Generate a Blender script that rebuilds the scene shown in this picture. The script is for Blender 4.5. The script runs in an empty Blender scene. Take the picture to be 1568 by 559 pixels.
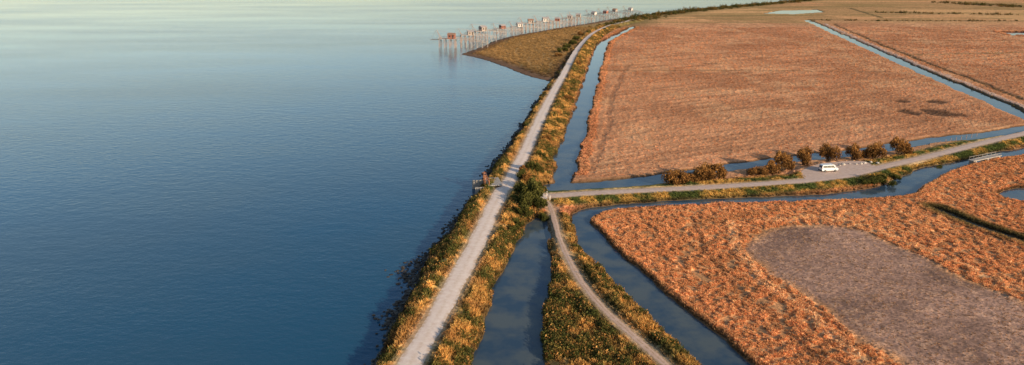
import bpy, bmesh, math, random
import numpy as np
from mathutils import Vector
random.seed(3); rng=np.random.default_rng(7)
sc=bpy.context.scene
# ------------------------------------------------------------------ camera
H=57.0; TH=math.radians(17.27); F=1060.0
cam=bpy.data.cameras.new("camera"); co=bpy.data.objects.new("camera",cam)
sc.collection.objects.link(co); co.location=(0,0,H); co.rotation_euler=(math.pi/2-TH,0,0)
cam.sensor_width=36; cam.lens=F/1568*36; cam.clip_start=1; cam.clip_end=120000
sc.camera=co
sc.view_settings.view_transform='Standard'; sc.view_settings.look='None'; sc.view_settings.exposure=0
# survey of ground positions (bearing/depression readings -> metres on the ground)
def P(u,v,z=0.0):
    dx=(u-784)/F; dy=-(v-279.5)/F
    d=(dx, math.cos(TH)+dy*math.sin(TH), -math.sin(TH)+dy*math.cos(TH))
    t=(H-z)/(-d[2]); return (d[0]*t,d[1]*t)
def PL(l,z=0.0): return np.array([P(u,v,z) for u,v in l])
def smooth(p,n=4,closed=False):
    p=np.asarray(p,float); out=[]; N=len(p)
    rngi=range(N if closed else N-1)
    for i in rngi:
        if closed: a,b,c,d=p[(i-1)%N],p[i],p[(i+1)%N],p[(i+2)%N]
        else: a,b,c,d=p[max(i-1,0)],p[i],p[i+1],p[min(i+2,N-1)]
        for k in range(n):
            t=k/n
            out.append(0.5*((2*b)+(-a+c)*t+(2*a-5*b+4*c-d)*t*t+(-a+3*b-3*c+d)*t**3))
    if not closed: out.append(p[-1])
    return np.array(out)
# ------------------------------------------------------------------ noise
def hsh(ix,iy,s):
    n=(ix.astype(np.int64)*374761393+iy.astype(np.int64)*668265263+s*1442695041)&0xffffffff
    n=((n^(n>>13))*1274126177)&0xffffffff
    n=(n^(n>>16))&0xffffff
    return n.astype(np.float64)/0xffffff
def vn(x,y,s=0):
    ix=np.floor(x); iy=np.floor(y); fx=x-ix; fy=y-iy
    fx=fx*fx*(3-2*fx); fy=fy*fy*(3-2*fy)
    a=hsh(ix,iy,s); b=hsh(ix+1,iy,s); c=hsh(ix,iy+1,s); d=hsh(ix+1,iy+1,s)
    return (a*(1-fx)+b*fx)*(1-fy)+(c*(1-fx)+d*fx)*fy
def fbm(x,y,s=0,o=4):
    r=0;a=.5;t=0
    for k in range(o):
        r=r+a*vn(x,y,s+k*17); t+=a; a*=.5; x=x*2.03+13.1; y=y*2.03+7.7
    return r/t
def ss(e0,e1,x):
    t=np.clip((x-e0)/(e1-e0),0,1); return t*t*(3-2*t)
# ------------------------------------------------------------------ grid
vs=np.concatenate([np.linspace(700,566,110),np.linspace(565,30,700),np.linspace(29,-30,130),np.array([-34,-38,-41,-43.5,-45.5,-47])])
us=np.concatenate([np.linspace(420,545,30),np.linspace(547,1620,1050),np.linspace(1630,2000,60),np.linspace(2050,3200,20)])
ang=TH+np.arctan((vs-279.5)/F); Yr=H/np.tan(ang); 
ppm=((vs-279.5)*math.cos(TH)+F*math.sin(TH))/H
X=((us[None,:]-784)/ppm[:,None]); Y=np.repeat(Yr[:,None],len(us),1)
NR,NC=X.shape
gx=X.ravel(); gy=Y.ravel()
# small warp => organic outlines
wa=np.clip(gy/260,0.5,3)
wx=gx+(fbm(gx/2.2,gy/2.2,5,3)-.5)*1.5*wa+(fbm(gx/9,gy/9,8,2)-.5)*2.4
wy=gy+(fbm(gx/2.2,gy/2.2,45,3)-.5)*1.5*wa+(fbm(gx/9,gy/9,48,2)-.5)*2.4
BIG=60.0
def dline(px,py,l,m=30.0):
    d=np.full(px.shape,BIG)
    for i in range(len(l)-1):
        a=l[i];b=l[i+1]
        lo=np.minimum(a,b)-m; hi=np.maximum(a,b)+m
        w=np.nonzero((px>lo[0])&(px<hi[0])&(py>lo[1])&(py<hi[1]))[0]
        if len(w)==0: continue
        ab=b-a; L=max(ab@ab,1e-9)
        qx=px[w]-a[0]; qy=py[w]-a[1]
        t=np.clip((qx*ab[0]+qy*ab[1])/L,0,1)
        dd=np.hypot(qx-t*ab[0],qy-t*ab[1])
        d[w]=np.minimum(d[w],dd)
    return d
def inside(px,py,poly):
    r=np.zeros(px.shape,bool); lo=poly.min(0); hi=poly.max(0)
    w=np.nonzero((px>lo[0])&(px<hi[0])&(py>lo[1])&(py<hi[1]))[0]
    x=px[w];y=py[w];c=np.zeros(len(w),bool)
    N=len(poly)
    for i in range(N):
        a=poly[i];b=poly[(i+1)%N]
        if a[1]==b[1]: continue
        k=((a[1]>y)!=(b[1]>y))
        xi=(b[0]-a[0])*(y-a[1])/(b[1]-a[1])+a[0]
        c^=k&(x<xi)
    r[w]=c; return r
def sdf(px,py,poly,m=30.0):   # + inside
    d=dline(px,py,np.vstack([poly,poly[:1]]),m); return np.where(inside(px,py,poly),d,-d)
# ------------------------------------------------------------------ plan of the place
DIKE=[(560,680),(590,622),(627,559),(648,522),(672,480),(697,435),(720,392),(739,353),(755,318),(768,294),(784,270),(799,243),(814,210),(830,175),(848,140),(866,108),(881,80),(895,62),(913,48),(940,37),(975,29)]
dike=smooth(PL(DIKE,2.2),4)
COAST=[(480,700),(535,625),(574,559),(596,512),(616,470),(638,432),(660,392),(686,362),(706,332),(728,300),(742,280),(752,262),(768,240),(790,210),(814,170),(837,136),(850,120),(868,93),(880,74),(893,57),(905,47),(930,36),(955,28),(985,23),(1050,15),(1120,9),(1200,2),(1280,-6),(1400,-18),(1600,-30),(2400,-40)]
coast=np.vstack([PL(COAST),PL([(6000,-40),(6000,700)]),[[-60,40]]])
SPIT=[(852,128),(835,123),(815,118),(792,110),(767,100),(747,93),(724,87),(708,83),(722,78),(737,72),(754,64),(777,57),(802,52),(832,47),(860,42),(900,36),(945,29),(930,45),(885,90),(866,118)]
spit=smooth(PL(SPIT),3,True)
ACC=[(780,291),(805,296),(838,300),(900,296),(1000,291),(1080,287),(1160,282),(1240,276),(1300,268),(1350,256),(1420,240),(1500,220),(1568,204),(1650,184),(1800,150)]
acc=smooth(PL(ACC,1.3),4)
PATH=[(826,302),(840,312),(848,332),(856,362),(872,400),(896,440),(932,480),(966,511),(1000,541),(1024,563),(1080,615),(1130,670)]
path=smooth(PL(PATH,1.2),4)
POND=[(705,640),(725,559),(736,510),(750,470),(765,430),(781,392),(796,362),(808,340),(820,333),(832,340),(837,362),(840,400),(838,440),(832,500),(828,559),(822,640)]
pond=smooth(PL(POND,.2),3,True)
C2=[(1190,680),(1068,559),(1038,530),(1000,494),(968,462),(938,432),(908,405),(886,378),(877,355),(872,338),(884,323),(930,315),(1000,309),(1080,304),(1160,301),(1240,298),(1310,292),(1345,285),(1375,272),(1420,256),(1470,246),(1530,233),(1568,226),(1700,200),(1700,214),(1568,238),(1530,243),(1487,251),(1452,265),(1415,285),(1396,298),(1350,304),(1280,307),(1200,309),(1120,312),(1040,315),(960,320),(918,327),(904,337),(908,348),(926,367),(960,400),(1000,437),(1050,478),(1100,513),(1150,556),(1290,680)]
c2=smooth(PL(C2,.2),3,True)
C4=[(846,281),(848,262),(852,240),(863,208),(875,180),(885,150),(896,120),(905,90),(913,68),(928,60),(950,49),(968,41),(972,44),(950,55),(933,66),(926,85),(920,105),(914,130),(907,160),(897,200),(887,235),(874,281)]
c4=smooth(PL(C4,.2),2,True)
C3=[(848,287),(900,284),(950,281),(1000,276),(1040,268),(1110,258),(1160,251),(1220,243),(1290,236),(1350,228),(1400,220),(1450,213),(1510,207),(1568,197),(1700,173)]
c3=smooth(PL(C3,.2),3)
C5=[(1236,31),(1262,43),(1300,60),(1340,78),(1400,105),(1460,131),(1520,156),(1568,178),(1650,212)]
c5=smooth(PL(C5,.2),2)
CREEK=[(1432,322),(1470,336),(1510,352),(1568,372),(1650,398)]
creek=smooth(PL(CREEK,.2),3)
PD2=[(1535,298),(1548,290),(1568,288),(1620,290),(1620,314),(1568,311),(1545,306)]
pd2=smooth(PL(PD2,.2),3,True)
LAG=PL([(1168,21),(1195,16),(1250,15),(1262,19),(1215,22)],.2)
PD3=PL([(1530,49),(1600,49),(1600,56),(1545,54)],.2)
MUD=[(1138,385),(1150,362),(1180,349),(1235,344),(1285,346),(1330,356),(1400,386),(1460,416),(1568,463),(1760,540),(1760,660),(1450,640),(1368,559),(1310,516),(1252,476),(1200,436),(1150,402)]
mud=smooth(PL(MUD,.6),3,True)
F3=PL([(872,338),(918,323),(1350,304),(1420,282),(1485,250),(1700,215),(2400,215),(2400,700),(1290,700),(1068,559),(940,440)],.6)
STRIP=PL([(820,325),(872,330),(885,375),(940,432),(1068,559),(1200,690),(815,690),(828,559),(838,440),(838,370)],.8)
F1=PL([(880,272),(915,130),(930,72),(985,33),(1238,33),(1568,182),(1568,200),(1290,237),(1040,268)],.8)
# ------------------------------------------------------------------ fields of distance
dD=dline(gx,gy,dike,60); dA=dline(gx,gy,acc); dP=dline(gx,gy,path)
sC=sdf(wx,wy,coast,50); sS=sdf(wx,wy,spit,50)
c=np.full(gx.shape,BIG)
c_pond=-sdf(wx,wy,pond)
for poly in (c2,c4,pd2,LAG,PD3): c=np.minimum(c,-sdf(wx,wy,poly))
c=np.minimum(c,c_pond)
cthin=np.minimum(dline(wx,wy,c3)-3.2,dline(wx,wy,c5)-3.6); c=np.minimum(c,cthin)
dcr=dline(wx,wy,creek); c=np.minimum(c,dcr-0.9)
sM=sdf(wx,wy,mud); iF3=inside(gx,gy,F3); iST=inside(gx,gy,STRIP); iF1=inside(gx,gy,F1)
north=ss(700,820,gy+(fbm(gx/60,gy/60,3,2)-.5)*40)
# ------------------------------------------------------------------ heights
GL=0.65
base=np.full(gx.shape,GL)
base=base-0.2*ss(0,6,sM)
def emb(d,z,flat,foot): return GL+(z-GL)*(1-ss(flat,foot,d))
base=np.maximum(base,emb(dD,2.2,2.9+gy*.002,8.5))
base=np.maximum(base,emb(dA,1.3,2.6,6))
base=np.maximum(base,emb(dP,1.2,1.8,4.5))
prk=PL([(1228,262),(1262,250),(1322,247),(1340,258),(1300,270),(1240,276)],1.3)
sP=sdf(gx,gy,prk); base=np.where(sP>-4,np.maximum(base,GL+(1.3-GL)*ss(-4,0,sP)),base)
onroad=np.minimum(np.minimum(np.minimum(dD-2.0,dA-2.0),dP-0.8),-sP)
rm=ss(0,1.6,onroad)
# vegetation relief
n1=fbm(gx/1.0,gy/1.0,21,3); n2=fbm(gx/4.5,gy/4.5,31,3); n3=fbm(gx/40,gy/40,41,3)
ca_,sa_=math.cos(.5),math.sin(.5)
n4=fbm((gx*ca_+gy*sa_)/30,(-gx*sa_+gy*ca_)/1.6,141,3)      # mown / grazed rows
cc_=np.minimum(c,30); n5=fbm(cc_/1.3,(gx+gy)/60,171,2)     # rows running along the canal banks
n5=np.where(c<29,n5,n4)
veg=(np.clip(n1-.42,0,1)*.9+(n2-.5)*.3+(n5-.5)*.12)
amp=np.where(sM>0,1-0.9*ss(0,2.5,sM),1.0)
amp=np.where((dD<10)|iST,amp*1.5,amp)
plain=(gy>230)&(dD>14)
amp=np.where(iF1|plain,amp*.55,amp)
h_main=np.where(sC>0,np.minimum(base,sC*0.75),np.maximum(sC*.5,-2.5))
h_spit=np.where(sS>0,np.minimum(0.55,sS*0.035),np.maximum(sS*.05,-2.5))
hz=np.maximum(h_main,h_spit)
landm=ss(0.5,2.5,np.maximum(sC,sS*.3))*ss(0.3,2.5,c)*ss(.3,7,cthin)
hz=hz+veg*amp*rm*landm
hz=np.where(c<4,np.minimum(hz,0.2+c*0.5),hz); hz=np.maximum(hz,-2.5)
# ------------------------------------------------------------------ colours (albedo)
def C(*a): return np.array(a)
def mix(A,B,t): t=np.asarray(t)[:,None]; return A*(1-t)+B*t
N=len(gx); col=np.tile(C(.70,.335,.165),(N,1))
col=mix(col,C(.50,.215,.10),ss(.38,.66,n3)*.65)
col=mix(col,C(.82,.46,.235),ss(.5,.72,fbm(gx/14,gy/25,71,3))*.5)
col=mix(col,C(.40,.18,.09),ss(.50,.66,n4)*.5)
col=mix(col,C(.42,.185,.085),ss(.50,.68,n5)*.22)
gold=C(.80,.42,.16)
col[iF3]=(mix(col[iF3],gold,np.full(iF3.sum(),.35)))
# northern fields
blk=hsh(np.floor((gx+gy*.15)/170),np.floor(gy/110),9)
ncol=mix(np.tile(C(.70,.39,.17),(N,1)),C(.74,.35,.16),ss(.2,.6,blk)); ncol=mix(ncol,C(.38,.25,.10),ss(.75,.8,blk)*.6)
ncol=mix(ncol,C(.33,.22,.08),ss(.46,.60,fbm(gx/90,gy/22,181,3))*.6)
col=mix(col,ncol,north)
LINES=[([(915,108),(1100,107),(1350,109)],1.6,(.2,.12,.06),.6,-.25),
([(925,34),(1240,34)],5,(.3,.22,.08),.8,0),([(1240,30),(1568,32)],5,(.2,.14,.06),.75,0),
([(1262,36),(1330,66),(1400,96),(1470,124),(1568,164),(1650,200)],1.6,(.62,.43,.33),.9,.2),
([(1250,35),(1315,63),(1385,93),(1465,126),(1568,168),(1650,204)],1.2,(.09,.07,.03),.9,.4),
([(1275,36),(1345,66),(1415,94),(1485,120),(1568,152)],1.5,(.10,.07,.03),.8,-.3),
([(1345,62),(1568,62)],2.0,(.3,.17,.08),.7,0),([(1395,84),(1568,80)],2.0,(.3,.2,.09),.75,0),([(1330,48),(1520,47)],2.0,(.3,.2,.09),.6,0),
([(1300,12),(1350,27)],3,(.12,.1,.04),.8,0),([(1300,10),(1568,14)],4,(.16,.14,.05),.8,0),([(1440,2),(1568,9)],5,(.08,.08,.03),.9,1),
([(1020,25),(1568,20)],4,(.2,.17,.06),.7,0),([(1080,14),(1300,10)],4,(.2,.15,.06),.7,0),
([(905,262),(930,190),(940,140),(960,100)],1.2,(.36,.17,.09),.5,-.15),
([(960,60),(1230,56)],1.5,(.4,.2,.1),.4,0),
([(1120,340),(1125,370),(1150,410),(1215,465),(1275,510),(1330,559),(1400,620)],1.0,(.9,.58,.32),.45,.08),
([(1060,335),(1075,370),(1110,420),(1180,485),(1230,530),(1270,575)],.7,(.4,.2,.1),.5,-.15),
([(1170,338),(1240,333),(1300,340),(1380,368),(1568,445)],.8,(.9,.58,.32),.4,.08),
([(880,276),(960,272),(1040,262)],1.5,(.2,.11,.05),.5,0)]
for l,w,cc,st,dz in LINES:
    d=dline(wx,wy,smooth(PL(l,.8),3),20); k=1-ss(w*.6,w*1.5,d); col=mix(col,C(*cc),k*st*np.where(n2>.33,1,.5)); hz=hz+dz*k*(c>1.5)
# dark wet hollows
for u,v,a,b in [(1440,172,8,10),(1392,171,4,6),(1432,155,5,6),(1380,154,4,4),(1088,97,6,3),(1252,56,5,3)]:
    x0,y0=P(u,v,.8); q=np.hypot((wx-x0)/a,(wy-y0)/b)+(n2-.5)*.9; k=1-ss(.5,1.2,q); col=mix(col,C(.11,.06,.035),k*.88); hz=hz-k*.3
# mud flat
mcol=mix(np.tile(C(.47,.275,.195),(N,1)),C(.28,.165,.12),ss(.35,.65,fbm(gx/12,gy/12,91,4)))
mcol=mix(mcol,C(.56,.33,.20),ss(.5,.66,n1)*.4)
mcol=mix(mcol,C(.2,.12,.08),ss(.54,.64,fbm(gx/.8,gy/.8,191,2))*.4)
col=mix(col,mcol,ss(-.5,3,sM+(n2-.5)*3))
# creek greens
k=(1-ss(1.5,5,dcr)); col=mix(col,C(.07,.085,.025),k*.85)
# dike / verge vegetation
dk=(1-ss(9,12,dD))*(sC>0)
g1=fbm(gx/3.2,gy/3.2,61,3)
dcol=mix(np.tile(C(.60,.345,.105),(N,1)),C(.15,.125,.037),ss(.47,.6,g1)); dcol=mix(dcol,C(.38,.19,.065),ss(.46,.66,fbm(gx/6,gy/6,66,2))*.75)
col=mix(col,dcol,dk*(gy<760)); 
vk=np.maximum(1-ss(5.5,9,dA),0)*((c>0))
vk=np.where(iF1,vk*.4,vk)
vcol=mix(np.tile(C(.56,.35,.10),(N,1)),C(.12,.14,.04),ss(.40,.6,g1))
col=mix(col,vcol,vk)
scol=mix(np.tile(C(.54,.30,.09),(N,1)),C(.09,.085,.028),ss(.38,.56,g1)*(0.88))
col=mix(col,scol,iST*1.0)
# spit
spcol=mix(np.tile(C(.26,.16,.06),(N,1)),C(.07,.065,.024),ss(.36,.52,fbm(gx/14,gy/22,77,3)))
spcol=mix(spcol,C(.56,.33,.13),ss(350,440,gy-0.5*(gx+20))*.75)
spcol=mix(spcol,C(.20,.115,.07),1-ss(3,14,sS))
isS=(sS>0)&(sC<=1.0); col=mix(col,spcol,isS*1.0)
# north coast scrub
k=(1-ss(25,60,sC))*ss(640,760,gy)*(sC>0); col=mix(col,C(.20,.16,.055),k*.8)
# wet edges
e=(1-ss(.25,1.1,c)); col=mix(col,C(.09,.06,.035),e*.85)
e2=(1-ss(1.0,2.6,sC))*(sS<1)*(sC<3); col=mix(col,C(.055,.042,.03),np.clip(e2,0,1)*.95)
# trampled earth beside roads
k=(1-ss(-.2,1.3,onroad)); col=mix(col,C(.58,.40,.26),k*.8*np.where(dP<dA,.8,1))
nv=np.where(iF1|plain,.70+.60*n1,.66+.68*n1)
col=col*nv[:,None]
# ------------------------------------------------------------------ materials
def mat(name):
    m=bpy.data.materials.new(name); m.use_nodes=True; nt=m.node_tree; nt.nodes.clear()
    o=nt.nodes.new("ShaderNodeOutputMaterial"); b=nt.nodes.new("ShaderNodeBsdfPrincipled"); nt.links.new(b.outputs[0],o.inputs[0])
    return m,nt,b,o
def simple(name,colr,rough=.8,var=.25,scale=3,metal=0,spec=.3):
    m,nt,b,o=mat(name); tc=nt.nodes.new("ShaderNodeTexCoord"); n=nt.nodes.new("ShaderNodeTexNoise"); n.inputs['Scale'].default_value=scale; n.inputs['Detail'].default_value=5
    nt.links.new(tc.outputs['Object'],n.inputs['Vector']); r=nt.nodes.new("ShaderNodeValToRGB")
    r.color_ramp.elements[0].position=.3; r.color_ramp.elements[1].position=.7
    r.color_ramp.elements[0].color=(*[x*(1-var) for x in colr],1); r.color_ramp.elements[1].color=(*[min(1,x*(1+var*.6)) for x in colr],1)
    nt.links.new(n.outputs[0],r.inputs[0]); nt.links.new(r.outputs[0],b.inputs['Base Color'])
    b.inputs['Roughness'].default_value=rough; b.inputs['Metallic'].default_value=metal; b.inputs['Specular IOR Level'].default_value=spec
    return m
def noise(nt,scale,detail=4,vec=None,rough=.55):
    n=nt.nodes.new("ShaderNodeTexNoise"); n.inputs['Scale'].default_value=scale; n.inputs['Detail'].default_value=detail; n.inputs['Roughness'].default_value=rough
    if vec is not None: nt.links.new(vec,n.inputs['Vector'])
    return n
def mrange(nt,src,a,b,c_,d):
    n=nt.nodes.new("ShaderNodeMapRange"); nt.links.new(src,n.inputs[0])
    for i,v in zip((1,2,3,4),(a,b,c_,d)): n.inputs[i].default_value=v
    return n.outputs[0]
def vmul(nt,colsock,facsock):
    n=nt.nodes.new("ShaderNodeVectorMath"); n.operation='SCALE'; nt.links.new(colsock,n.inputs[0]); nt.links.new(facsock,n.inputs['Scale']); return n.outputs[0]
gm,nt,b,o=mat("marsh_ground")
at=nt.nodes.new("ShaderNodeAttribute"); at.attribute_name="Col"
geo=nt.nodes.new("ShaderNodeNewGeometry")
na=noise(nt,1.9,5,geo.outputs['Position']); nb=noise(nt,.09,5,geo.outputs['Position'])
s1=vmul(nt,at.outputs['Color'],mrange(nt,na.outputs[0],.3,.7,.68,1.32)); s2=vmul(nt,s1,mrange(nt,nb.outputs[0],.3,.7,.85,1.15))
nt.links.new(s2,b.inputs['Base Color']); b.inputs['Roughness'].default_value=1; b.inputs['Specular IOR Level'].default_value=.05
bp=nt.nodes.new("ShaderNodeBump"); bp.inputs['Strength'].default_value=.65; bp.inputs['Distance'].default_value=.22
nt.links.new(na.outputs[0],bp.inputs['Height']); nt.links.new(bp.outputs[0],b.inputs['Normal'])
def link(ob): sc.collection.objects.link(ob); return ob
# ------------------------------------------------------------------ ground mesh
me=bpy.data.meshes.new("ground"); me.vertices.add(N)
me.vertices.foreach_set("co",np.stack([gx,gy,hz],1).astype(np.float32).ravel())
idx=np.arange(N).reshape(NR,NC)
q=np.stack([idx[:-1,:-1],idx[:-1,1:],idx[1:,1:],idx[1:,:-1]],-1).reshape(-1,4)
me.loops.add(q.size); me.polygons.add(len(q))
me.loops.foreach_set("vertex_index",q.ravel().astype(np.int32))
me.polygons.foreach_set("loop_start",np.arange(0,q.size,4,dtype=np.int32))
me.update(calc_edges=True)
ca=me.color_attributes.new("Col",'FLOAT_COLOR','POINT')
ca.data.foreach_set("color",np.hstack([np.clip(col,0,1),np.ones((N,1))]).astype(np.float32).ravel())
me.materials.append(gm); link(bpy.data.objects.new("ground",me))
# ------------------------------------------------------------------ water
def water(name,deep,alt,sc1,bump,rough,lanes=False):
    m,nt,b,o=mat(name); geo=nt.nodes.new("ShaderNodeNewGeometry"); mp=nt.nodes.new("ShaderNodeMapping"); nt.links.new(geo.outputs['Position'],mp.inputs[0])
    mp.inputs['Scale'].default_value=(1,1.6,1); mp.inputs['Rotation'].default_value=(0,0,.5)
    big=noise(nt,sc1,4,geo.outputs['Position']); r=nt.nodes.new("ShaderNodeMix"); r.data_type='RGBA'
    nt.links.new(mrange(nt,big.outputs[0],.40,.60,0,1),r.inputs[0]); r.inputs[6].default_value=(*deep,1); r.inputs[7].default_value=(*alt,1)
    nt.links.new(r.outputs[2],b.inputs['Base Color']); b.inputs['Roughness'].default_value=rough; b.inputs['IOR'].default_value=1.33
    w1=noise(nt,.55,6,mp.outputs[0],.6); bp=nt.nodes.new("ShaderNodeBump"); bp.inputs['Strength'].default_value=bump; bp.inputs['Distance'].default_value=.3
    nt.links.new(w1.outputs[0],bp.inputs['Height'])
    if lanes:
        m2=nt.nodes.new("ShaderNodeMapping"); nt.links.new(geo.outputs['Position'],m2.inputs[0]); m2.inputs['Rotation'].default_value=(0,0,.25); m2.inputs['Scale'].default_value=(.3,1,1)
        ln=noise(nt,.012,5,m2.outputs[0],.55); nt.links.new(mrange(nt,ln.outputs[0],.35,.65,bump*.45,bump*1.4),bp.inputs['Strength'])
        nt.links.new(mrange(nt,ln.outputs[0],.35,.65,rough*.7,rough*1.3),b.inputs['Roughness'])
        b2=nt.nodes.new("ShaderNodeBump"); b2.inputs['Strength'].default_value=.22; b2.inputs['Distance'].default_value=.4
        w2=noise(nt,.2,4,mp.outputs[0],.5); nt.links.new(w2.outputs[0],b2.inputs['Height']); nt.links.new(b2.outputs[0],bp.inputs['Normal'])
    nt.links.new(bp.outputs[0],b.inputs['Normal'])
    return m,nt,b
sm,_,_=water("sea_water",(.009,.082,.158),(.036,.092,.138),.007,.34,.08,True)
cm,_,_=water("canal_water",(.035,.068,.108),(.095,.115,.118),.15,.04,.04)
def poly_obj(name,pts,z,m):
    bm=bmesh.new(); vsx=[bm.verts.new((p[0],p[1],z)) for p in pts]; f=bm.faces.new(vsx); bm.normal_update()
    if f.normal.z<0: f.normal_flip()
    bmesh.ops.triangulate(bm,faces=bm.faces[:])
    d=bpy.data.meshes.new(name); bm.to_mesh(d); bm.free(); d.materials.append(m); return link(bpy.data.objects.new(name,d))
poly_obj("sea",[(-60000,-2000),(60000,-2000),(60000,90000),(-60000,90000)],0,sm)
dk_pts=[tuple(p) for p in dike[::2]]
poly_obj("canal_water",dk_pts+[P(1100,15),P(1300,12),P(2500,12),P(3000,690)],.2,cm)
# ------------------------------------------------------------------ roads
def ribbon(name,line,hw,z,m,jit=.35,nx=7):
    L=[line[0]]
    for a,b_ in zip(line[:-1],line[1:]):
        n=max(1,int(np.linalg.norm(b_-a)/1.0))
        for k in range(1,n+1): L.append(a+(b_-a)*k/n)
    L=np.array(L); T=np.gradient(L,axis=0); T/=np.linalg.norm(T,axis=1)[:,None]; Nn=np.stack([T[:,1],-T[:,0]],1)
    s=np.arange(len(L)); n=len(L)
    wl=hw+(fbm(s/3.0,s*0+1.,101,3)-.5)*2*jit; wr=hw+(fbm(s/3.0,s*0+9.,131,3)-.5)*2*jit
    V=[];Fc=[];UV=[]
    for i in range(n):
        for k in range(nx):
            t=k/(nx-1)*2-1; w=(wl[i] if t<0 else wr[i])*t
            p=L[i]+Nn[i]*w; V.append((p[0],p[1],z-.05*t*t)); 
    for i in range(n-1):
        for k in range(nx-1):
            a=i*nx+k; Fc.append((a,a+1,a+nx+1,a+nx))
    d=bpy.data.meshes.new(name); d.from_pydata(V,[],Fc); 
    at=d.attributes.new("across",'FLOAT','POINT'); at.data.foreach_set("value",np.tile(np.linspace(-1,1,nx),n).astype(np.float32))
    d.materials.append(m); d.update(); return link(bpy.data.objects.new(name,d))
def roadmat(name,c1,c2,cg,gs):
    m,nt,b,o=mat(name); geo=nt.nodes.new("ShaderNodeNewGeometry"); a=nt.nodes.new("ShaderNodeAttribute"); a.attribute_name="across"
    n=noise(nt,.9,6,geo.outputs['Position'],.65); r=nt.nodes.new("ShaderNodeMix"); r.data_type='RGBA'
    nt.links.new(mrange(nt,n.outputs[0],.35,.65,0,1),r.inputs[0]); r.inputs[6].default_value=(*c1,1); r.inputs[7].default_value=(*c2,1)
    ab=nt.nodes.new("ShaderNodeMath"); ab.operation='ABSOLUTE'; nt.links.new(a.outputs['Fac'],ab.inputs[0])
    n2=noise(nt,1.6,4,geo.outputs['Position'])
    cen=mrange(nt,ab.outputs[0],.05,.3,gs,0); edge=mrange(nt,ab.outputs[0],.6,1.0,0,1)
    sm_=nt.nodes.new("ShaderNodeMath"); sm_.operation='MAXIMUM'; nt.links.new(cen,sm_.inputs[0]); nt.links.new(edge,sm_.inputs[1])
    ml=nt.nodes.new("ShaderNodeMath"); ml.operation='MULTIPLY'; nt.links.new(sm_.outputs[0],ml.inputs[0]); nt.links.new(mrange(nt,n2.outputs[0],.4,.6,.1,1),ml.inputs[1])
    r2=nt.nodes.new("ShaderNodeMix"); r2.data_type='RGBA'; nt.links.new(ml.outputs[0],r2.inputs[0]); nt.links.new(r.outputs[2],r2.inputs[6]); r2.inputs[7].default_value=(*cg,1)
    nt.links.new(r2.outputs[2],b.inputs['Base Color']); b.inputs['Roughness'].default_value=.95; b.inputs['Specular IOR Level'].default_value=.1
    bp=nt.nodes.new("ShaderNodeBump"); bp.inputs['Strength'].default_value=.3; bp.inputs['Distance'].default_value=.08; nt.links.new(n.outputs[0],bp.inputs['Height']); nt.links.new(bp.outputs[0],b.inputs['Normal'])
    return m
rm1=roadmat("limestone_gravel",(.84,.65,.53),(.95,.79,.67),(.6,.40,.23),.3)
rm2=roadmat("access_asphalt",(.56,.41,.34),(.69,.52,.43),(.52,.34,.2),.25)
rm3=roadmat("dirt_track",(.60,.40,.29),(.73,.51,.39),(.38,.24,.11),.7)
ribbon("dike_road",dike,1.8,2.25,rm1,.45)
ribbon("access_road",acc[6:],1.6,1.36,rm2,.25)
ribbon("footpath",path,.62,1.25,rm3,.25)
# link ramp between dike crown and access road
bm=bmesh.new()
ja=PL([(768,287),(795,286),(838,297),(838,303.5),(800,302),(764,300)],1.6)
zz=[2.24,2.1,1.37,1.37,2.0,2.24]
vv=[bm.verts.new((p[0],p[1],z)) for p,z in zip(ja,zz)]; bm.faces.new(vv); bmesh.ops.triangulate(bm,faces=bm.faces[:])
d=bpy.data.meshes.new("road_ramp"); bm.to_mesh(d); bm.free(); d.materials.append(rm1); link(bpy.data.objects.new("road_ramp",d))
poly_obj("parking_area",[tuple(p) for p in smooth(prk,5,True)],1.345,rm2)
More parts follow.
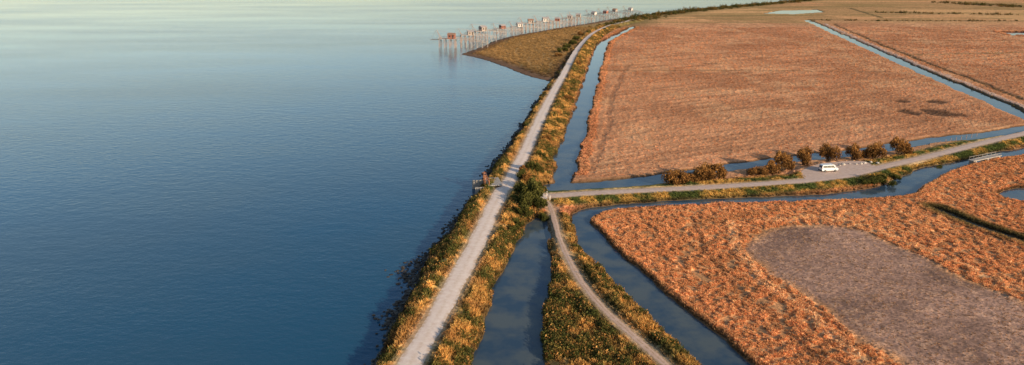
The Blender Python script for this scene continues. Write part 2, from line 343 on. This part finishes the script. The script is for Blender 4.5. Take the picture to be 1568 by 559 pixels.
# ------------------------------------------------------------------ grass prototypes
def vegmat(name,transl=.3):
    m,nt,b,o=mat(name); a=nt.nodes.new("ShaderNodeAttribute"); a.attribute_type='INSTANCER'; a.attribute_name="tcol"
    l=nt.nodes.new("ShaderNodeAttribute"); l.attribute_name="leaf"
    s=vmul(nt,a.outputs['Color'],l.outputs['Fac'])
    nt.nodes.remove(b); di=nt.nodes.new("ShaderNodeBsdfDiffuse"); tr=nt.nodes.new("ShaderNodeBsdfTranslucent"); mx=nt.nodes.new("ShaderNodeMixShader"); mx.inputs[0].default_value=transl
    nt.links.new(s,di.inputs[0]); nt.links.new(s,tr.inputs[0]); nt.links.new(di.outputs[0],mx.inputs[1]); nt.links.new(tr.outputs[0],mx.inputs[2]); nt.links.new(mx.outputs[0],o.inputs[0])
    return m
vm=vegmat("grass_blades")
def proto(name,kind,seed):
    r=random.Random(seed); V=[];Fc=[];Lf=[]
    if kind=='tuft':
        for i in range(16):
            a=r.uniform(0,6.28); d0=r.uniform(0,.28); x=math.cos(a)*d0; y=math.sin(a)*d0; hh=r.uniform(.45,1.0); le=r.uniform(.1,.45)
            b2=r.uniform(0,6.28); wx_=math.cos(b2)*.07; wy_=math.sin(b2)*.07; k=len(V)
            ex=x+math.cos(a)*le; ey=y+math.sin(a)*le; s=r.uniform(.75,1.25)
            V+=[(x-wx_,y-wy_,-.1),(x+wx_,y+wy_,-.1),((x+ex)/2+wx_,(y+ey)/2+wy_,hh*.65),((x+ex)/2-wx_,(y+ey)/2-wy_,hh*.65),(ex,ey,hh)]
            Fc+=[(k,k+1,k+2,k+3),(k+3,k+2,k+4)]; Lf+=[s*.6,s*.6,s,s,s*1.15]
    else:
        for i in range(70):
            th=r.uniform(0,6.28); ph=r.uniform(0,1); R=r.uniform(.55,1)**.6*(.75+.25*math.sin(3*th+seed)); x=R*.6*math.cos(th)*math.sqrt(1-ph*ph*.8); y=R*.6*math.sin(th)*math.sqrt(1-ph*ph*.8); z=ph*R*.9+.05
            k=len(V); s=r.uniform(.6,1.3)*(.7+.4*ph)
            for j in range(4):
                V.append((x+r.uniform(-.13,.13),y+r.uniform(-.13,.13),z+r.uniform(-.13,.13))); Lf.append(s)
            Fc.append((k,k+1,k+2,k+3))
    d=bpy.data.meshes.new(name); d.from_pydata(V,[],Fc); at=d.attributes.new("leaf",'FLOAT','POINT'); at.data.foreach_set("value",np.array(Lf,np.float32)); d.materials.append(vm)
    return bpy.data.objects.new(name,d)
tufts=bpy.data.collections.new("grass_tufts"); shrubs=bpy.data.collections.new("shrub_clumps")
for i in range(5): tufts.objects.link(proto("grass_tuft_part%d"%i,'tuft',i))
for i in range(5): shrubs.objects.link(proto("shrub_clump_part%d"%i,'shrub',i+50))
def scatter(name,pts,scl,cols,coll):
    n=len(pts); d=bpy.data.meshes.new(name); d.vertices.add(n); d.vertices.foreach_set("co",np.asarray(pts,np.float32).ravel())
    a=d.attributes.new("scl",'FLOAT_VECTOR','POINT'); a.data.foreach_set("vector",np.asarray(scl,np.float32).ravel())
    ro=np.zeros((n,3),np.float32); ro[:,2]=rng.uniform(0,6.28,n); ro[:,:2]=rng.normal(0,.12,(n,2))
    a=d.attributes.new("rt",'FLOAT_VECTOR','POINT'); a.data.foreach_set("vector",ro.ravel())
    a=d.attributes.new("pick",'INT','POINT'); a.data.foreach_set("value",rng.integers(0,5,n).astype(np.int32))
    a=d.attributes.new("tcol",'FLOAT_COLOR','POINT'); a.data.foreach_set("color",np.hstack([np.clip(cols,0,1),np.ones((n,1))]).astype(np.float32).ravel())
    ob=link(bpy.data.objects.new(name,d)); ng=bpy.data.node_groups.new(name,'GeometryNodeTree')
    ng.interface.new_socket("Geometry",in_out='INPUT',socket_type='NodeSocketGeometry'); ng.interface.new_socket("Geometry",in_out='OUTPUT',socket_type='NodeSocketGeometry')
    nn=ng.nodes; gi=nn.new("NodeGroupInput"); go=nn.new("NodeGroupOutput"); ip=nn.new("GeometryNodeInstanceOnPoints"); ci=nn.new("GeometryNodeCollectionInfo")
    ci.inputs[0].default_value=coll; ci.inputs['Separate Children'].default_value=True; ci.inputs['Reset Children'].default_value=True
    def na_(nm,t):
        x=nn.new("GeometryNodeInputNamedAttribute"); x.data_type=t; x.inputs[0].default_value=nm
        return [o_ for o_ in x.outputs if o_.enabled and o_.name=='Attribute'][0]
    L=ng.links.new
    L(gi.outputs[0],ip.inputs['Points']); L(ci.outputs[0],ip.inputs['Instance']); ip.inputs['Pick Instance'].default_value=True
    L(na_("pick",'INT'),ip.inputs['Instance Index']); L(na_("scl",'FLOAT_VECTOR'),ip.inputs['Scale'])
    L(na_("rt",'FLOAT_VECTOR'),ip.inputs['Rotation'])
    L(ip.outputs[0],go.inputs[0]); md=ob.modifiers.new("scatter",'NODES'); md.node_group=ng
    return ob
dXc=np.abs(np.gradient(X,axis=1)).ravel(); dYc=np.abs(np.gradient(Y,axis=0)).ravel(); area=dXc*dYc
ucol=np.repeat(us[None,:],NR,0).ravel()
vis=(ucol>500)&(ucol<1750)&(gy<700)
def sample(w,n):
    w=w*area*vis; p=w/w.sum(); i=rng.choice(N,n,p=p)
    x=gx[i]+rng.uniform(-.5,.5,n)*dXc[i]; y=gy[i]+rng.uniform(-.5,.5,n)*dYc[i]
    return i,np.stack([x,y,hz[i]-.05],1)
falloff=1/np.clip(gy/130,1,6)**1.4
land=(c>.3)&(np.maximum(sC,sS*.2)>.9)&(onroad>.35)
dikeveg=land&((dD<10)&(sC>0)|iST)
# dike reeds
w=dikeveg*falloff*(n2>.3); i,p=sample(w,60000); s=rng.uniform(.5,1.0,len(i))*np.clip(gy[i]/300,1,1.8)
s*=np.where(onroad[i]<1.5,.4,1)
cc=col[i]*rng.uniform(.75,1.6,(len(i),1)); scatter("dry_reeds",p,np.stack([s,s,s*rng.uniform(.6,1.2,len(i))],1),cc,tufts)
# shrubs on the dike and strips
w=dikeveg*falloff*(ss(.46,.56,g1)+.04)*(onroad>1.8); i,p=sample(w,14000); s=rng.uniform(.5,1.4,len(i))*np.clip(gy[i]/300,1,1.6)
gsel=rng.uniform(0,1,(len(i),1)); cc=np.where(gsel<.55,C(.10,.105,.03),np.where(gsel<.78,C(.28,.20,.055),C(.52,.26,.08)))*rng.uniform(.6,1.5,(len(i),1))
scatter("low_shrubs",p,np.stack([s,s,s],1),cc,shrubs)
# canal verge plants
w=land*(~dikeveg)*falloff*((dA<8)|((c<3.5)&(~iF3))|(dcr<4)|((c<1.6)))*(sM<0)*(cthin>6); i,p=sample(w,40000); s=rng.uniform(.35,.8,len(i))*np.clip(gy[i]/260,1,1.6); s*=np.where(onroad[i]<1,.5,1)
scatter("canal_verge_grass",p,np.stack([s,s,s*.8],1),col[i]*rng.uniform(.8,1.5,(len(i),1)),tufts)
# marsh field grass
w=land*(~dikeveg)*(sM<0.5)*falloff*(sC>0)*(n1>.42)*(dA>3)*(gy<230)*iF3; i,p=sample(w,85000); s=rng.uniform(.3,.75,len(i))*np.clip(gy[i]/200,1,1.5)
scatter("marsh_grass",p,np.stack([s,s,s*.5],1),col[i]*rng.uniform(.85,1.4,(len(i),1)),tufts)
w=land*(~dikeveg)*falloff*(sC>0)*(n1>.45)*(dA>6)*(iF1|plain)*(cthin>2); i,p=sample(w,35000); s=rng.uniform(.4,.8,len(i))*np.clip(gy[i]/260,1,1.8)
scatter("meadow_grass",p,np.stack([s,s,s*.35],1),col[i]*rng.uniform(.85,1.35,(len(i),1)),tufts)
w=land*(sM>0.5)*falloff*(n1>.5); i,p=sample(w,8000); s=rng.uniform(.15,.38,len(i))
scatter("mudflat_plants",p,np.stack([s,s,s*.5],1),C(.5,.28,.15)*rng.uniform(.4,1.3,(len(i),1)),tufts)
# spit
w=(sS>6)*(sC<1)*1.0; i,p=sample(w,7000); s=rng.uniform(.8,1.8,len(i)); scatter("salt_marsh_plants",p,np.stack([s,s,s*.6],1),col[i]*rng.uniform(.7,1.5,(len(i),1)),shrubs)
# ------------------------------------------------------------------ part builder
class B:
    def __init__(s): s.V=[];s.F=[]
    def box(s,c_,sz,rz=0):
        k=len(s.V); x,y,z=[a/2 for a in sz]; ca_,sa=math.cos(rz),math.sin(rz)
        for dz in(-z,z):
            for dx,dy in((-x,-y),(x,-y),(x,y),(-x,y)): s.V.append((c_[0]+dx*ca_-dy*sa,c_[1]+dx*sa+dy*ca_,c_[2]+dz))
        s.F+=[(k+3,k+2,k+1,k),(k+4,k+5,k+6,k+7)]+[(k+i,k+(i+1)%4,k+4+(i+1)%4,k+4+i) for i in range(4)]
    def beam(s,p,q,r0,r1=None,n=6):
        r1=r0 if r1 is None else r1; p=Vector(p);q=Vector(q); d=(q-p).normalized(); a=d.orthogonal().normalized(); b_=d.cross(a); k=len(s.V)
        for c_,r in((p,r0),(q,r1)):
            for i in range(n): t=i*2*math.pi/n; s.V.append(tuple(c_+a*math.cos(t)*r+b_*math.sin(t)*r))
        s.F+=[(k+i,k+(i+1)%n,k+n+(i+1)%n,k+n+i) for i in range(n)]+[tuple(range(k+n-1,k-1,-1)),tuple(range(k+n,k+2*n))]
    def obj(s,name,m,parent=None,bevel=0):
        d=bpy.data.meshes.new(name); d.from_pydata(s.V,[],s.F); d.materials.append(m); o_=link(bpy.data.objects.new(name,d))
        if bevel: md=o_.modifiers.new("b",'BEVEL'); md.width=bevel; md.segments=2
        if parent: o_.parent=parent
        return o_
def empty(name,loc,rz=0):
    e=bpy.data.objects.new(name,None); e.location=loc; e.rotation_euler=(0,0,rz); return link(e)
wood=simple("weathered_wood",(.42,.26,.19)); woodg=simple("grey_wood",(.46,.37,.31)); woodr=simple("red_painted_wood",(.36,.13,.08)); woodw=simple("white_painted_wood",(.66,.60,.54),var=.12); tin=simple("corrugated_roof",(.42,.36,.33),.5); tinr=simple("clay_roof",(.34,.19,.13)); greyp=simple("grey_galvanised",(.4,.36,.32))
glassd=simple("dark_glass",(.03,.035,.04),.15,spec=.6); netm=simple("fishing_net",(.25,.2,.17)); conc=simple("concrete",(.42,.37,.32)); rust=simple("rusty_steel",(.42,.17,.08),.6)
# ------------------------------------------------------------------ stilt fishing huts (carrelets)
huts=[(690,73,742,74,woodr,tinr),(719,65,756,64,woodg,tin),(738,60.5,770,58,woodg,tin),(768,54,798,52,woodr,tin),(794,49.5,826,48.5,woodw,tin),(811,46,842,45.5,woodg,tinr),(833,43.5,860,43,woodw,tin),(852,40.5,878,41,woodr,tin),(871,37.5,892,38,woodg,tin),(884,34.5,907,35,woodg,tin),(908,31,926,32,woodw,tin),(926,28.5,944,29.5,woodr,tin),(940,26,960,27,woodg,tinr),(964,23.5,982,24.3,woodw,tin)]
for k,(u,v,u2,v2,wm,rf) in enumerate(huts):
    r=random.Random(k); x,y=P(u,v); x2,y2=P(u2,v2); a=math.atan2(y2-y,x2-x); S=1.12+r.uniform(-.1,.12); L=math.hypot(x2-x,y2-y)/S; e=empty("stilt_fishing_hut",(x,y,0),a); e.scale=(S,S,S); pz=5.0+r.uniform(-.5,.6)
    b1=B(); 
    for ix in (-6.5,-3.2,0,3):
        for iy in (-2.6,0,2.6):
            b1.beam((ix+r.uniform(-.2,.2),iy*1.12,-2),(ix,iy,pz),.19,.15)
    for iy in (-2.6,2.6):
        for ix in (-6.5,-3.2,0): b1.beam((ix,iy*1.08,.8),(ix+3.2,iy,pz-.3),.09)
    for ix in(-6.5,0,3): b1.beam((ix,-2.8,1),(ix,2.6,pz-.4),.09)
    b1.obj("stilts",wood,e)
    b1=B(); b1.box((-1.8,0,pz+.1),(10.4,6,.22)); b1.obj("platform",woodg,e)
    b1=B(); b1.box((0.8,0,pz+.22+1.15),(4.2,3.8,2.3)); b1.obj("walls",wm,e)
    b1=B(); t=pz+2.5; b1.V=[(-1.6,-2.3,t),(3.2,-2.3,t),(3.2,2.3,t),(-1.6,2.3,t),(-1.6,0,t+1.1),(3.2,0,t+1.1)]; b1.F=[(0,1,5,4),(2,3,4,5),(0,4,3),(1,2,5),(3,2,1,0)]; b1.obj("roof",rf,e)
    b1=B(); b1.box((0,-1.915,pz+1.6),(.9,.05,.8)); b1.box((2,-1.915,pz+1.3),(.8,.05,1.9)); b1.box((-1.315,0,pz+1.5),(.05,1.4,.9)); b1.obj("window_and_door",glassd,e)
    b1=B()
    for ix in(-6.8,-5,-3.2,-1.6):
        for iy in(-2.9,2.9): b1.beam((ix,iy,pz+.2),(ix,iy,pz+1.2),.06)
    for iy in(-2.9,2.9): b1.beam((-6.8,iy,pz+1.15),(3.3,iy,pz+1.15),.06)
    b1.beam((-6.8,-2.9,pz+1.15),(-6.8,2.9,pz+1.15),.06); b1.obj("railing",woodg,e)
    b1=B(); b1.beam((-5.8,-1.6,pz),(-8.5,0,pz+5),.14,.1); b1.beam((-5.8,1.6,pz),(-8.5,0,pz+5),.14,.1); b1.beam((-8.5,0,pz+5),(3,0,pz+3.4),.05); b1.obj("net_boom",wood,e)
    b1=B(); nz=pz-.6; nx0,nx1=-12.2,-7.4
    for q0,q1 in(((nx0,-2.4,nz),(nx1,-2.4,nz)),((nx1,-2.4,nz),(nx1,2.4,nz)),((nx1,2.4,nz),(nx0,2.4,nz)),((nx0,2.4,nz),(nx0,-2.4,nz))): b1.beam(q0,q1,.07)
    for qx in(nx0,nx1):
        for qy in(-2.4,2.4): b1.beam((qx,qy,nz),(-9.5,0,pz+4.6),.035)
    for t in range(1,8):
        f=t/8; b1.beam((nx0+f*4.8,-2.4,nz),(nx0+f*4.8,2.4,nz),.02,n=3); b1.beam((nx0,-2.4+f*4.8,nz),(nx1,-2.4+f*4.8,nz),.02,n=3)
    b1.beam((-9.5,0,pz+4.6),(-8.5,0,pz+5),.05); b1.obj("net_frame",netm,e)
    b1=B(); z2=1.6
    n=max(3,int(L/3.5))
    for s in range(n+1):
        f=s/n; xx=3.4+f*(L-3.4+2); zz_=pz+(z2-pz)*f**1.5*.6
        for iy in(-.55,.55): b1.beam((xx,iy*1.5,-1.5),(xx,iy,zz_+1.0),.13,.1)
        if s<n:
            f2=(s+1)/n; zn=pz+(z2-pz)*f2**1.5*.6
            xx2=3.4+f2*(L-3.4+2)
            for iy in(-.6,-.3,0,.3,.6): b1.beam((xx,iy,zz_),(xx2,iy,zn),.15,n=4)
            for iy in(-.65,.65): b1.beam((xx,iy,zz_+.95),(xx2,iy,zn+.95),.08)
            b1.beam((xx,-.7,.4),(xx2,-.6,zn-.2),.08)
    b1.obj("walkway",woodg,e)
# ------------------------------------------------------------------ bushes and trees
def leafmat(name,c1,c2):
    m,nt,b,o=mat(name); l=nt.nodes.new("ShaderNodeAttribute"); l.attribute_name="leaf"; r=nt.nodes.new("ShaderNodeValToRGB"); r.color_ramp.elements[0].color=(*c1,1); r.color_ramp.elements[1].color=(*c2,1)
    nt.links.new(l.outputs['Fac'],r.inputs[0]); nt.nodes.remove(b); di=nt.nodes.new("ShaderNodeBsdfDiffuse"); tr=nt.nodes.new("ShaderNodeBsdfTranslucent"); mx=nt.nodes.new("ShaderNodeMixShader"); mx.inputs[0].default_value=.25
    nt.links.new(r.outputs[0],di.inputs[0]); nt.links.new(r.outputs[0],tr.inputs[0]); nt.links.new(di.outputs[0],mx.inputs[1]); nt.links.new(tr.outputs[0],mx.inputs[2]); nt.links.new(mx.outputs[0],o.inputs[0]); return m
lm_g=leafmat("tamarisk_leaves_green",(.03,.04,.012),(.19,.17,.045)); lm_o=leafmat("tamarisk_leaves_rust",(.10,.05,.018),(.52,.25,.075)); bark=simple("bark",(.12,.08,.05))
def bush_mesh(seed,m,nl=1700,ls=.18):
    r=random.Random(seed); lobes=[]
    for i in range(9):
        a=r.uniform(0,6.28); d_=r.uniform(.1,.75); lobes.append((math.cos(a)*d_,math.sin(a)*d_,r.uniform(.35,.95)*(1-.35*d_),r.uniform(.2,.38)))
    b_=B(); Lf=[]
    for l in lobes:
        b_.beam((r.uniform(-.08,.08),r.uniform(-.08,.08),-.1),(l[0]*.5,l[1]*.5,l[2]*.5),.05,.03,5); b_.beam((l[0]*.5,l[1]*.5,l[2]*.5),(l[0],l[1],l[2]),.03,.012,5)
    nb_=len(b_.F); Lf=[0]*len(b_.V)
    for i in range(nl):
        l=r.choice(lobes); v=Vector((r.gauss(0,1),r.gauss(0,1),r.gauss(0,1))).normalized(); rr=l[3]*r.uniform(.45,1.2)
        p=Vector(l[:3])+v*rr; 
        if p.z<.02: p.z=r.uniform(0.02,.2)
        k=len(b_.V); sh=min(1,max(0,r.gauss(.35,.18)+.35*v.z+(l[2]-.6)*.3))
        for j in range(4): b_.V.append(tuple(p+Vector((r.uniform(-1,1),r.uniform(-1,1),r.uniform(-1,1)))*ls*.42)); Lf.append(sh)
        b_.F.append((k,k+1,k+2,k+3))
    d=bpy.data.meshes.new("bush"); d.from_pydata(b_.V,[],b_.F); d.materials.append(m); d.materials.append(bark)
    mi=np.zeros(len(b_.F),np.int32); mi[:nb_]=1; d.polygons.foreach_set("material_index",mi)
    at=d.attributes.new("leaf",'FLOAT','POINT'); at.data.foreach_set("value",np.array(Lf,np.float32)); return d
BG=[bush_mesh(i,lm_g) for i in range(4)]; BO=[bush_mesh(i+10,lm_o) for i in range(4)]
def gz(x,y):
    r_=int(np.argmin(np.abs(Yr-y))); c_=int(np.argmin(np.abs(X[r_]-x))); return hz[r_*NC+c_]
def bush(u,v,w,h,pool,name,z=1.0):
    x,y=P(u,v,z); ob=link(bpy.data.objects.new(name,random.choice(pool))); ob.location=(x,y,gz(x,y)-.1); ob.scale=(w/2,w/2*random.uniform(.8,1.1),h); ob.rotation_euler=(0,0,random.uniform(0,6.28))
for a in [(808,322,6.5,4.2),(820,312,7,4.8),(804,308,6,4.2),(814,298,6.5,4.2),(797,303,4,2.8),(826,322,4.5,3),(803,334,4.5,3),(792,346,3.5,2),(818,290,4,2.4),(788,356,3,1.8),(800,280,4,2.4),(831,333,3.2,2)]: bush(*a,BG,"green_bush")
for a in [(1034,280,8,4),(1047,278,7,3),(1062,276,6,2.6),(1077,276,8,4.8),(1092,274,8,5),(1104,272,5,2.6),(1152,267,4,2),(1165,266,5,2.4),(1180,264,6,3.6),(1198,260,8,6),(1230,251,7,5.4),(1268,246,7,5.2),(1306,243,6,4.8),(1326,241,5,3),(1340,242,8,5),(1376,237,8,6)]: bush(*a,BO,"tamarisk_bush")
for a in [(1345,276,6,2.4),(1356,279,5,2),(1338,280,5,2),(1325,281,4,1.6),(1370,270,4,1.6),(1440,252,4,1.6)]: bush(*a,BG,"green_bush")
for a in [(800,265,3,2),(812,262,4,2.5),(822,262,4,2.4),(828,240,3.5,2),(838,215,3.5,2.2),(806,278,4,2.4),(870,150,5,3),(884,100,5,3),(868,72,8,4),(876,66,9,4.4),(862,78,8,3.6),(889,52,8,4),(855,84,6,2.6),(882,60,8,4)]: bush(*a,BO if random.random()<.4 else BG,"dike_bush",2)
# distant tree belt as one instanced object
dt=bpy.data.collections.new("tree_crowns")
for i in range(5): 
    o_=proto("tree_crown_part%d"%i,'shrub',i+80); dt.objects.link(o_)
pts=[];scl=[];cl=[]
for (l,n,wd,s0) in [([(940,34),(985,27),(1050,19),(1120,12),(1200,5),(1260,-2)],420,14,6),([(915,44),(945,37),(975,32),(1010,27)],90,10,4),([(1440,5),(1568,12),(1700,16)],120,20,6),([(1150,3),(1200,-3),(1400,-10),(1600,-14)],300,80,8),([(1240,32),(1400,33),(1568,33)],70,8,2.8),([(1330,20),(1568,24)],60,10,4),([(1250,36),(1315,65),(1385,95),(1465,128),(1568,169)],110,1.5,1.1)]:
    L=smooth(PL(l),4); sg=np.linalg.norm(np.diff(L,axis=0),axis=1); cs=np.concatenate([[0],np.cumsum(sg)])
    for j in range(n):
        t=random.uniform(0,cs[-1]); x=np.interp(t,cs,L[:,0])+random.gauss(0,wd*.5); y=np.interp(t,cs,L[:,1])+random.gauss(0,wd*.5)
        z_=gz(x,y)
        if z_<.4: continue
        s=s0*random.uniform(.5,1.3); pts.append((x,y,z_-.3)); scl.append((s,s,s*random.uniform(.6,.9))); cl.append(random.choice([(.08,.08,.025),(.14,.11,.035),(.22,.13,.04)]))
scatter("distant_trees",pts,scl,np.array(cl),dt)
# ------------------------------------------------------------------ riprap rocks along shore
rockm=simple("wet_rock",(.07,.055,.042),.6,.5,.8)
b_=B()
cl_=smooth(PL(COAST[1:17]),6)
sg=np.linalg.norm(np.diff(cl_,axis=0),axis=1); cs=np.concatenate([[0],np.cumsum(sg)])
ico=bmesh.new(); bmesh.ops.create_icosphere(ico,subdivisions=1,radius=1); iv=[v.co.copy() for v in ico.verts]; ifc=[[v.index for v in f.verts] for f in ico.faces]; ico.free()
def rock(b_,x,y,z,s,r):
    k=len(b_.V); sx,sy,sz=s*r.uniform(.7,1.3),s*r.uniform(.7,1.3),s*r.uniform(.45,.8); a=r.uniform(0,6.28)
    for v in iv:
        j=r.uniform(.75,1.2); px_,py_=v.x*sx*j,v.y*sy*j; b_.V.append((x+px_*math.cos(a)-py_*math.sin(a),y+px_*math.sin(a)+py_*math.cos(a),z+v.z*sz*j))
    b_.F+=[tuple(k+q_ for q_ in f) for f in ifc]
r=random.Random(4)
for j in range(6500):
    t=r.uniform(0,1)**1.2*cs[-1]; x=np.interp(t,cs,cl_[:,0]); y=np.interp(t,cs,cl_[:,1])
    q_=float(vn(np.array([t/9.]),np.array([3.]),4)[0]); k_=math.exp(-((y-130)/15)**2)+.6*math.exp(-((y-104)/4)**2)
    spread=.5+1.1*max(0,q_-.35)+3.6*k_*q_
    x+=-abs(r.gauss(0,spread))+.9; rock(b_,x,y,r.uniform(-.2,.12)+(.2 if r.random()<.25 else 0),r.uniform(.15,.5),r)
b_.obj("riprap_rocks",rockm)
# ------------------------------------------------------------------ sluice gate at the sea side
x,y=P(758,281,2.2); e=empty("sluice_gate",(x,y,0),math.radians(-80)); e.scale=(1.3,1.3,1.15)
b_=B(); b_.box((0,-1.6,1.0),(5.2,.4,3.0)); b_.box((-2.5,-3.1,.8),(.35,2.6,2.6)); b_.box((2.5,-3.1,.8),(.35,2.6,2.6)); b_.box((0,-.2,2.38),(5.4,2.6,.2)); b_.obj("headwall",conc,e,.03)
b_=B()
for ix in(-2.4,-1.2,0,1.2,2.4): b_.beam((ix,-1.5,2.4),(ix,-1.5,3.5),.09)
b_.beam((-2.5,-1.5,3.45),(2.5,-1.5,3.45),.09); b_.beam((-2.5,-1.5,2.95),(2.5,-1.5,2.95),.07)
for ix in(-.9,.9): b_.beam((ix,-2.2,0),(ix,-2.2,4.3),.15)
b_.beam((-1.1,-2.2,4.25),(1.1,-2.2,4.25),.16); b_.beam((0,-2.2,2),(0,-2.2,4.9),.08); b_.obj("frame_and_railing",rust,e)
b_=B(); b_.box((0,-2.2,1.4),(1.7,.1,1.8)); b_.obj("gate_leaf",rust,e)
b_=B()
for i in range(16):
    a0,a1=i*math.pi/8,(i+1)*math.pi/8; b_.beam((math.cos(a0)*.4,-2.2+math.sin(a0)*.4,4.6),(math.cos(a1)*.4,-2.2+math.sin(a1)*.4,4.6),.04)
for i in range(4): a0=i*math.pi/2; b_.beam((0,-2.2,4.6),(math.cos(a0)*.4,-2.2+math.sin(a0)*.4,4.6),.03)
b_.obj("hand_wheel",rust,e)
# barrier gate at the access road
x,y=P(842,306,1.3); e=empty("barrier_gate",(x,y,1.2),math.radians(100))
b_=B(); b_.box((0,0,.6),(.22,.22,1.3)); b_.box((3.4,0,.6),(.22,.22,1.3)); b_.obj("posts",woodw,e,.02)
b_=B(); b_.beam((0,0,1.05),(3.4,0,1.05),.07); b_.beam((0,0,.45),(3.4,0,1.0),.04); b_.obj("arm",woodw,e)
# footbridge with railings over the canal
x0,y0=P(1488,246,1.4); x1,y1=P(1528,238,1.4); a=math.atan2(y1-y0,x1-x0); L=math.hypot(x1-x0,y1-y0); e=empty("sluice_footbridge",(x0,y0,0),a)
b_=B(); b_.box((L/2,0,1.45),(L+1,1.8,.25)); 
for f in(.05,.5,.95): b_.box((L*f,0,.3),(.5,2,2.05))
b_.obj("deck_and_piers",conc,e,.03)
b_=B()
for iy in(-.8,.8):
    for s in range(7): b_.beam((L*s/6,iy,1.5),(L*s/6,iy,2.4),.05)
    b_.beam((0,iy,2.35),(L,iy,2.35),.05)
b_.obj("railing",greyp,e)
# boulders & posts around parking
r=random.Random(11); bw=simple("limestone_boulder",(.6,.53,.45))
for u,v in [(1291,249),(1300,248.5),(1309,248),(1318,247.5),(1327,247),(1336,246.5),(1346,246),(1283,250)]:
    x,y=P(u+r.uniform(-3,3),v+r.uniform(2,4),1.4); b_=B(); rock(b_,0,0,.2,r.uniform(.4,.65),r); o_=b_.obj("limestone_boulder",bw); o_.location=(x,y,1.3)
b_=B()
for s in range(14):
    x,y=P(1392+s*8,239-s*1.9-8,1.2); b_.beam((x,y,.6),(x,y,2.1),.08)
b_.obj("fence_posts",wood)
# ------------------------------------------------------------------ van
x,y=P(1268,262,1.35); e=empty("parked_van",(x,y,1.36),math.radians(8))
pw=simple("white_car_paint",(.78,.78,.77),.25,.03,spec=.5); blk_=simple("tyre_rubber",(.02,.02,.02),.8); red=simple("tail_light_red",(.4,.02,.02),.3); hub=simple("wheel_hub",(.4,.4,.4),.3,metal=.8)
prof=[(-2.45,.35),(-2.5,.9),(-2.42,1.85),(-2.25,2.02),(1.05,2.05),(1.3,1.98),(1.85,1.25),(2.4,1.05),(2.52,.8),(2.5,.35)]
bm=bmesh.new(); L0=[];hw=.95
for sgn in(-1,1):
    L0.append([bm.verts.new((px_,sgn*(hw-(.12 if pz_>1.3 else 0)),pz_)) for px_,pz_ in prof])
bm.faces.new(L0[0]); bm.faces.new(L0[1][::-1]); n=len(prof)
for i in range(n): bm.faces.new((L0[0][(i+1)%n],L0[0][i],L0[1][i],L0[1][(i+1)%n]))
bmesh.ops.recalc_face_normals(bm,faces=bm.faces[:]); d=bpy.data.meshes.new("body"); bm.to_mesh(d); bm.free(); d.materials.append(pw); o_=link(bpy.data.objects.new("body",d)); o_.parent=e; md=o_.modifiers.new("b",'BEVEL'); md.width=.06; md.segments=3
b_=B()
def quad(pts): k=len(b_.V); b_.V+=pts; b_.F.append((k,k+1,k+2,k+3))
for sg_ in(-1,1):
    for xa,xb in((-2.1,-1.05),(-.95,.1),(.2,1.0)): quad([(xa,sg_*.965,1.28),(xb+(.25 if xb>=1 else 0),sg_*.965,1.28),(xb,sg_*.855,1.85),(xa,sg_*.855,1.85)])
quad([(1.36,-.75,1.95),(1.36,.75,1.95),(1.88,.82,1.29),(1.88,-.82,1.29)]); quad([(-2.51,-.7,1.2),(-2.51,.7,1.2),(-2.46,.68,1.8),(-2.46,-.68,1.8)])
b_.obj("windows",glassd,e)
b_=B(); 
for ix in(-1.5,1.55):
    for iy in(-.86,.86): b_.beam((ix,iy-.12,.33),(ix,iy+.12,.33),.34,n=20)
b_.obj("tyres",blk_,e)
b_=B()
for ix in(-1.5,1.55):
    for iy in(-.86,.86): b_.beam((ix,iy-.13,.33),(ix,iy+.13,.33),.19,n=14)
b_.obj("hubs",hub,e)
b_=B(); b_.box((-2.5,0,.42),(.16,1.8,.22)); b_.box((2.52,0,.42),(.16,1.8,.24)); b_.obj("bumpers",blk_,e,.03)
b_=B(); b_.box((-2.49,-.82,1.0),(.05,.14,.4)); b_.box((-2.49,.82,1.0),(.05,.14,.4)); b_.obj("tail_lights",red,e)
b_=B(); b_.box((2.47,-.7,.85),(.08,.3,.18)); b_.box((2.47,.7,.85),(.08,.3,.18)); b_.box((1.25,-1.05,1.3),(.12,.16,.2)); b_.box((1.25,1.05,1.3),(.12,.16,.2)); b_.obj("headlights_and_mirrors",glassd,e)
# ------------------------------------------------------------------ light
EL=math.radians(17); sx,sy=.68,-.73
Ld=Vector((-sx*math.cos(EL),-sy*math.cos(EL),-math.sin(EL)))
sl=bpy.data.lights.new("sun",'SUN'); sl.energy=5; sl.angle=math.radians(.5); sl.color=(1,.82,.59); so=link(bpy.data.objects.new("sun",sl)); so.rotation_euler=Ld.to_track_quat('-Z','Y').to_euler()
w=bpy.data.worlds.new("World"); sc.world=w; w.use_nodes=True; nt=w.node_tree; bg=nt.nodes['Background']; sk=nt.nodes.new("ShaderNodeTexSky"); sk.sky_type='NISHITA'; sk.sun_disc=False; sk.sun_elevation=EL; sk.sun_rotation=math.atan2(sx,sy); sk.air_density=1; sk.dust_density=.8; sk.ozone_density=1.2
nt.links.new(sk.outputs[0],bg.inputs[0]); bg.inputs[1].default_value=.15
print("done",hz.min(),hz.max())
